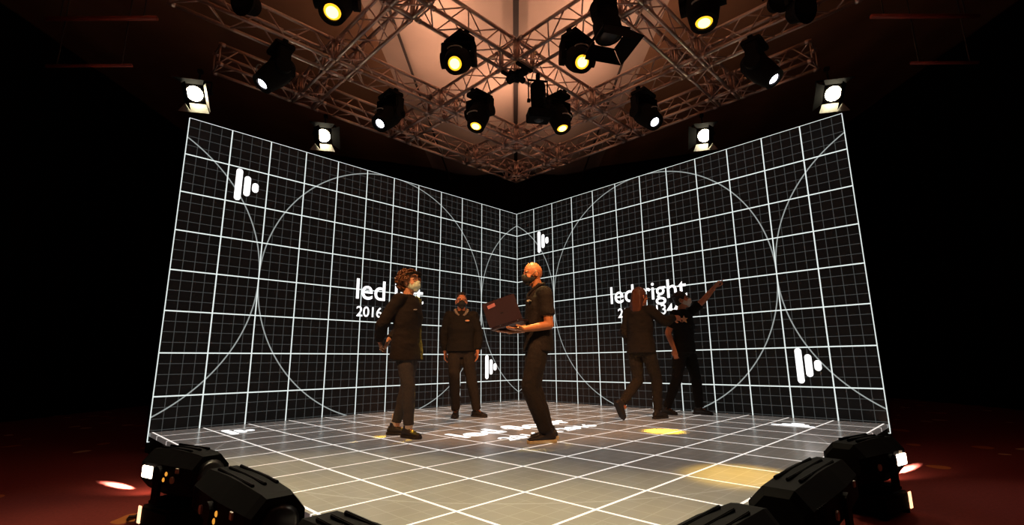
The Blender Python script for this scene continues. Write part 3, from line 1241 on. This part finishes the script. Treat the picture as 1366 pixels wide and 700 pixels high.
def emblem(o, V, hm, pos, size, material, star=False):
    b = MB()
    n = 10 if star else 12
    pts = []
    for i in range(n):
        a = 2 * PI * i / n + PI / 2
        r = size * (1 if (not star or i % 2 == 0) else .45)
        pts.append((r * math.cos(a) * (1 if star else 1.4), r * math.sin(a) * (1 if star else .55)))
    nrm = Vector(pos[1]).normalized()
    x = Vector((0, 0, 1)).cross(nrm).normalized()
    y = nrm.cross(x)
    m = Matrix((x, y, nrm)).transposed().to_4x4()
    m.translation = Vector(pos[0])
    b.prism(pts, -.02, .004, m)
    return b.build('chest_emblem', material, o)


def stand(dz=0.):
    return dict(pelvis=(0, 0, .96), chest=(0, .005, 1.25), neck=(0, -.01, 1.475), head=(0, .025, 1.615), headrot=(0, 0, 0),
                shR=(.175, -.01, 1.405), shL=(-.175, -.01, 1.405), hipR=(.088, 0, .91), hipL=(-.088, 0, .91),
                knR=(.095, .03, .50), knL=(-.095, .03, .50), anR=(.10, -.02, .085), anL=(-.10, -.02, .085), toeR=(.2, 1, 0), toeL=(-.2, 1, 0))


def hair_cap(hm, mb, grow=.010, front=.03, low=-.03):
    """short hair: cap over the skull, clear of the face"""
    hr = hm.to_3x3()
    mb.ell(hm @ Vector((0, -.026, .034)), (.076 + grow, .092 + grow, .096 + grow), hr)
    mb.ell(hm @ Vector((0, -.045, -.005)), (.070 + grow, .066 + grow, .070 + grow), hr)


# --- person 1: curly hair, pale green mask, hands clasped behind the back
J = stand()
J.update(elR=(.235, -.165, 1.15), elL=(-.235, -.165, 1.15), wrR=(.075, -.290, .985), wrL=(-.070, -.265, 1.0),
         anR=(.085, .10, .085), knR=(.09, .09, .50), anL=(-.085, -.15, .085), knL=(-.085, -.03, .50), toeR=(.35, 1, 0), toeL=(-.1, 1, 0),
         headrot=(0.0, 0, R(-14)), head=(0, .03, 1.61))
J['hands'] = {'R': ((-.55, -.10, -.85), (-.5, .8, .2), 1, .55, False), 'L': ((.5, -.05, -.9), (.3, -.9, .1), 1, .75, False)}
loc1 = (-1.22, -4.77, FZ)
o, V, hm, sh = person('person with curly brown hair and a pale green mask, hands clasped behind the back', loc1, (1, -.30), J, M['skinpale'], 1.0)
garment_top(o, V, sh, M['jacket'], 'jacket', .77, True, .030, 1.0, 3., .009, .02)
trousers(o, V, sh, J, M['trouser'], .99, 5., .92, .90)
face_mask(o, hm, M['maskgreen'])
mb = MB()
rnd = random.Random(3)
hr = hm.to_3x3()
mb.ell(hm @ Vector((0, -.035, .035)), (.088, .098, .092), hr)
mb.ell(hm @ Vector((0, -.065, -.04)), (.080, .065, .085), hr)
cnt = 0
while cnt < 190:
    th, ph = rnd.uniform(0, 2 * PI), rnd.uniform(-.9, 1.25)
    dx, dy, dz = math.cos(th) * math.cos(ph), math.sin(th) * math.cos(ph), math.sin(ph)
    if dy > .55 - .3 * (dz > .75):
        continue
    if dz < -.2 and dy > -.05:
        continue
    c = Vector((dx * .116, -.045 + dy * .130, .025 + dz * .120))
    r = rnd.uniform(.016, .028)
    a0 = rnd.uniform(0, 6)
    nrm = Vector((dx, dy, dz))
    ax = nrm.orthogonal().normalized()
    bx = nrm.cross(ax)
    pts = [hm @ (c + (ax * math.cos(a0 + i * .9) + bx * math.sin(a0 + i * .9)) * r + nrm * (i * .004 - .008)) for i in range(8)]
    mb.tube(pts, .0065, 6)
    cnt += 1
mb.build('hair', M['hairbrown'], o, True)
b = MB()
n = 24
for (w, zz, rr) in ((0, 0, 0),):
    pts = [hm @ Vector((.099 * math.cos(2 * PI * i / n), -.012 + .114 * math.sin(2 * PI * i / n), .068 + .03 * math.sin(2 * PI * i / n))) for i in range(n + 1)]
    b.tube(pts, .018, 8)
b.build('headband', M['cloth'], o, True)
for s in 'RL':
    shoe(o, V['an' + s], J['toe' + s], M['soleblack'])
    b = MB()
    b.cap(V['an' + s] + Vector((0, 0, .02)), .043, V['an' + s] + Vector((0, 0, .10)), .043)
    b.build('sock', M['sock'], o, True)
emblem(o, V, hm, ((.10, .150, 1.30), (.35, 1, .1)), .012, M['emblemgrey'])

# --- person 2: black mask, dark pullover, facing the camera
J = stand()
J.update(elR=(.245, -.07, 1.13), elL=(-.255, -.03, 1.13), wrR=(.225, -.10, .90), wrL=(-.235, .045, .90),
         anL=(-.235, -.03, .085), knL=(-.155, .02, .50), anR=(.06, .0, .085), knR=(.085, .05, .50), toeR=(.15, 1, 0), toeL=(-.75, .7, 0), headrot=(R(-4), 0, R(3)))
J['hands'] = {'R': ((0, .0, -1), (-1, .2, 0), 1, .45, False), 'L': ((.05, .12, -1), (1, .25, 0), 1, .45, False)}
J['hands']['R'] = ((0, .0, -1), (-1, .2, 0), -1, .45, False)
o, V, hm, sh = person('person in a dark pullover and black mask facing the camera, arms at the sides', (-.83, -3.06, FZ), (.12, -1), J, M['skin'], 1.0)
garment_top(o, V, sh, M['cloth'], 'pullover', .90, True, .030, 1., 7., .008, .012)
trousers(o, V, sh, J, M['trouserdark'], .99, 9., 1.04, .97)
face_mask(o, hm, M['maskblack'])
mb = MB()
hair_cap(hm, mb, .006)
for i in range(60):
    a, e = rnd.uniform(0, 2 * PI), rnd.uniform(.1, 1.15)
    mb.cap(hm @ Vector((.08 * math.cos(a) * math.cos(e), -.03 + .095 * math.sin(a) * math.cos(e), .036 + .1 * math.sin(e))), .008, hm @ Vector((.08 * math.cos(a) * math.cos(e), -.05 + .095 * math.sin(a) * math.cos(e), .036 + .104 * math.sin(e))), .006, 6)
meshobj('hair', blob(mb, .006, 1), M['hairblack'], o)
b = MB()
for sx in (-1, 1):
    b.tube([V['neck'] + Vector((sx * .07, -.05, .03)), V['neck'] + Vector((sx * .088, .02, .012)), V['neck'] + Vector((sx * .07, .085, -.035)), V['neck'] + Vector((sx * .03, .115, -.075))], [.018, .022, .02, .012], 10)
b.build('collar', M['grey'], o, True)
emblem(o, V, hm, ((-.085, .150, 1.325), (-.15, 1, .12)), .022, M['emblem'])
for s in 'RL':
    shoe(o, V['an' + s], J['toe' + s], M['soleblack'])

# --- person 3: shaved head, black mask, T-shirt, open laptop on the forearms
J = stand()
J.update(pelvis=(0, .0, .96), chest=(0, -.02, 1.25), neck=(0, -.01, 1.475), head=(0, .045, 1.612), headrot=(R(-12), 0, R(8)),
         shR=(.175, .0, 1.40), shL=(-.175, -.03, 1.40), elR=(.20, .02, 1.09), elL=(-.215, -.055, 1.085), wrR=(.13, .27, 1.045), wrL=(-.185, .195, 1.045),
         hipL=(-.088, .01, .91), knL=(-.095, .115, .50), anL=(-.10, -.035, .085), hipR=(.088, .0, .91), knR=(.095, .03, .50), anR=(.10, -.115, .085), toeL=(-.02, 1, 0), toeR=(.12, 1, 0))
J['hands'] = {'R': ((-.35, 1, .0), (0, 0, 1), 1, .12, False), 'L': ((-.10, 1, .02), (0.15, 0, 1), -1, .16, False)}
loc3 = Vector((.17, -5.20, FZ))
f3 = (-1, -.22)
o, V, hm, sh = person('person with a shaved head, black mask and T-shirt holding an open laptop', loc3, f3, J, M['skindark'], 1.0)
P3 = o
garment_top(o, V, sh, M['jacket'], 'tshirt', .84, False, .022, 1., 11., .006, .006)
trousers(o, V, sh, J, M['trouserdark'], .99, 13., 1.08, .97)
face_mask(o, hm, M['maskblack'])
b = MB()
for sx in (-1, 1):
    b.tube([V['neck'] + Vector((sx * .06, -.055, .035)), V['neck'] + Vector((sx * .078, .01, .02)), V['neck'] + Vector((sx * .06, .07, -.03)), V['neck'] + Vector((sx * .02, .10, -.085))], [.014, .018, .016, .008], 10)
b.build('collar', M['jacket'], o, True)
emblem(o, V, hm, ((-.10, .118, 1.33), (-.5, 1, .12)), .016, M['emblemgrey'])
for s in 'RL':
    shoe(o, V['an' + s], J['toe' + s], M['solepale'], 1.04)


def laptop():
    rz3 = math.atan2(-f3[0], f3[1])
    base = loc3 + Matrix.Rotation(rz3, 3, 'Z') @ Vector((-.07, .335, 1.098))
    n = Vector((-.42, -.91, 0)).normalized()          # the way the lid's back faces
    t = thing('laptop', 'open dark plum laptop held by the person with the shaved head', 'laptop', base, math.atan2(n.x, -n.y))
    roll = Matrix.Rotation(R(-14), 4, 'Y')
    W, D = .36, .25
    # local: -y is the lid's back side; the keyboard half reaches to +y
    b = MB()
    b.box((0, D / 2, 0), (W, D, .018), None, .006)
    b.xform(roll)
    bs = b.build('keyboard_base', M['laptop'], t)
    b = MB()
    for r_ in range(5):
        for c_ in range(13):
            b.box((-.15 + c_ * .025, .07 + r_ * .024, .0105), (.020, .019, .004))
    b.xform(roll)
    b.build('keys', M['keys'], bs)
    lid = roll @ Matrix.Translation((0, 0, .010)) @ Matrix.Rotation(R(14), 4, 'X')
    b = MB()
    b.box((0, 0, .125), (W, .010, .25), None, .004)
    b.xform(lid)
    l = b.build('lid', M['laptop'], t)
    b = MB()
    b.box((0, .0058, .128), (W - .02, .002, .22))
    b.xform(lid)
    b.build('display', M['keys'], l)
    b = MB()
    b.box((-.085, -.0062, .205), (.085, .002, .034), Matrix.Rotation(R(-6), 3, 'Y'))
    b.xform(lid)
    b.build('sticker', M['sticker'], l)
    b = MB()
    b.box((0, -.006, .11), (.03, .0016, .012), None, .0006)
    b.xform(lid)
    b.build('maker_badge', M['keys'], l)


laptop()

# --- person 4: long hair, seen from behind, mid stride
J = stand()
J.update(pelvis=(0, .0, .95), chest=(0, .02, 1.24), neck=(0, .02, 1.47), head=(0, .055, 1.605), headrot=(R(-3), 0, R(-12)),
         shR=(.175, .02, 1.40), shL=(-.175, .0, 1.40), elR=(.325, .12, 1.24), elL=(-.235, -.03, 1.13), wrR=(.315, .335, 1.31), wrL=(-.20, .10, .92),
         hipR=(.088, .02, .90), hipL=(-.088, -.02, .90), knR=(.095, .17, .50), anR=(.09, .16, .085), knL=(-.09, .02, .49), anL=(-.09, -.34, .20), toeR=(.05, 1, 0), toeL=(0, 1, 0))
J['hands'] = {'R': ((.2, 1, -.1), (-1, .2, -.2), -1, .4, False), 'L': ((0, .15, -1), (1, .1, 0), 1, .45, False)}
o, V, hm, sh = person('person with long reddish hair in a black jacket striding away, seen from behind', (1.62, -3.50, FZ), (.80, .60), J, M['skin'], 1.0)
garment_top(o, V, sh, M['jacket'], 'jacket', .84, True, .028, 1., 17., .009, .015)
trousers(o, V, sh, J, M['trouserdark'], .99, 19., .98, .95)
mb = MB()
hr = hm.to_3x3()
mb.ell(hm @ Vector((0, -.022, .030)), (.087, .102, .104), hr)
mb.loft([(hm @ Vector((0, -.045, .06)), .085, .08), (hm @ Vector((0, -.060, -.05)), .098, .072), (hm @ Vector((0, -.075, -.14)), .108, .058), (hm @ Vector((0, -.09, -.22)), .10, .045), (hm @ Vector((0, -.095, -.27)), .06, .03)], side=hr @ Vector((1, 0, 0)), n=24)
for i in range(40):
    a = rnd.uniform(-1, 1)
    x0 = a * .085
    pts = [hm @ Vector((x0 * .7, -.07 - .05 * (1 - abs(a)), .09)), hm @ Vector((x0 * 1.1, -.085 - .05 * (1 - abs(a)), -.02)), hm @ Vector((x0 * 1.25 + rnd.uniform(-.01, .01), -.09 - .045 * (1 - abs(a)), -.13)), hm @ Vector((x0 * 1.15 + rnd.uniform(-.015, .015), -.095 - .035 * (1 - abs(a)), -.25 - rnd.uniform(0, .04)))]
    mb.tube(pts, [.010, .012, .011, .004], 6)
meshobj('hair', blob(mb, .0055, 1), M['hairginger'], o)
shoe(o, V['anR'], J['toeR'], M['soleblack'])
shoe(o, V['anL'], J['toeL'], M['soleblack'], 1.0, R(-58))

# --- person 5: white mask, T-shirt with a star, left arm pointing up
J = stand()
J.update(pelvis=(0, .0, .95), chest=(0, .02, 1.24), neck=(0, .0, 1.465), head=(0, .03, 1.60), headrot=(R(8), 0, R(10)),
         shR=(.175, -.03, 1.39), shL=(-.165, .05, 1.42), elR=(.215, -.13, 1.13), elL=(-.20, .27, 1.60), wrR=(.20, -.06, .90), wrL=(-.21, .44, 1.78),
         hipR=(.088, -.02, .90), hipL=(-.088, .02, .90), knR=(.10, -.09, .50), anR=(.11, -.27, .085), knL=(-.10, .10, .50), anL=(-.10, .12, .085), toeR=(.35, 1, 0), toeL=(-.05, 1, 0))
J['hands'] = {'R': ((0, .12, -1), (-1, .1, 0), -1, .5, False), 'L': ((-.05, .72, .70), (.2, .5, -.7), 1, .5, True)}
o, V, hm, sh = person('person in a black T-shirt and white mask pointing up to the right', onz(919, 553, FZ), (.76, -.65), J, M['skin'], 1.0)
garment_top(o, V, sh, M['cloth'], 'tshirt', .85, False, .022, 1., 23., .006, .006)
trousers(o, V, sh, J, M['cloth'], .99, 29., 1.0, .97)
face_mask(o, hm, M['maskwhite'])
mb = MB()
hair_cap(hm, mb, .010)
for i in range(60):
    a, e = rnd.uniform(0, 2 * PI), rnd.uniform(.1, 1.15)
    mb.cap(hm @ Vector((.083 * math.cos(a) * math.cos(e), -.03 + .098 * math.sin(a) * math.cos(e), .036 + .103 * math.sin(e))), .010, hm @ Vector((.083 * math.cos(a) * math.cos(e), -.05 + .098 * math.sin(a) * math.cos(e), .036 + .108 * math.sin(e))), .007, 6)
meshobj('hair', blob(mb, .006, 1), M['hairblack'], o)
emblem(o, V, hm, ((.158, .098, 1.31), (.80, .60, .1)), .055, M['emblem'], True)
for s in 'RL':
    shoe(o, V['an' + s], J['toe' + s], M['soleblack'])


# ------------------------------------------------------------------ light
def area(name, loc, target, power, col, size):
    l = bpy.data.lights.new(name, 'AREA')
    l.energy = power
    l.color = col
    l.shape = 'DISK'
    l.size = size
    o = bpy.data.objects.new(name, l)
    C.objects.link(o)
    o.location = loc
    o.rotation_euler = (Vector(target) - Vector(loc)).to_track_quat('-Z', 'Y').to_euler()
    return o


# added warm area lights brighten the ceiling cloth; they have no fixtures
for x, y, p_ in ((-1.3, -5.9, 15), (1.3, -5.9, 15), (-1.25, -3.6, 16), (1.25, -3.6, 16), (0, -1.5, 26), (-1.6, -2.3, 7), (1.6, -2.3, 7), (-3.3, -5.9, 11), (3.3, -5.9, 11)):
    area('added_uplight', (x, y, 5.18), (x * .9, y + .1, 6.4), p_, (1, .51, .33), .5)
# unseen warm spots added in front to brighten the people; no fixtures
for sx in (-1, 1):
    spot('added_front_spot', (sx * 1.9, -8.3, 4.7), (sx * .5, -4.2, 1.2), 950, (1, .47, .19), 40, .8, .08)

spot('added_downlight', (.12, -4.95, 4.78), (.09, -5.23, 1.6), 1000, (1, .74, .25), 10, .7, .05)  # unseen lamp added to brighten the shaved head from above
# red-orange floor lamps shining outward over the carpet at each stage edge
for sx in (-1, 1):
    src = onz(226, 637, .02) if sx < 0 else onz(1163, 620, .02)
    tgt = onz(160, 648, GZ) if sx < 0 else onz(1208, 626, GZ)
    spot('floor_light_beam', src, tgt, 30000, (1, .86, .70), 6, 1., .02)
    spot('floor_light_spill', src, tgt, 50, (1, .6, .4), 50, 1., .03)
    area('added_red_wash', (sx * 4.6, -7.2, 3.2), (sx * 4.6, -6.0, 0), 4.5, (1, .22, .10), .8)  # red wash added high at the side for the carpet, no fixture

w = bpy.data.worlds.new('dark hall')
bpy.context.scene.world = w
w.use_nodes = True
w.node_tree.nodes['Background'].inputs[0].default_value = (1, .6, .5, 1)
w.node_tree.nodes['Background'].inputs[1].default_value = .004

vs = bpy.context.scene.view_settings
vs.view_transform = 'Standard'
vs.look = 'None'
vs.exposure = 0
vs.gamma = 1
vs.use_curve_mapping = False
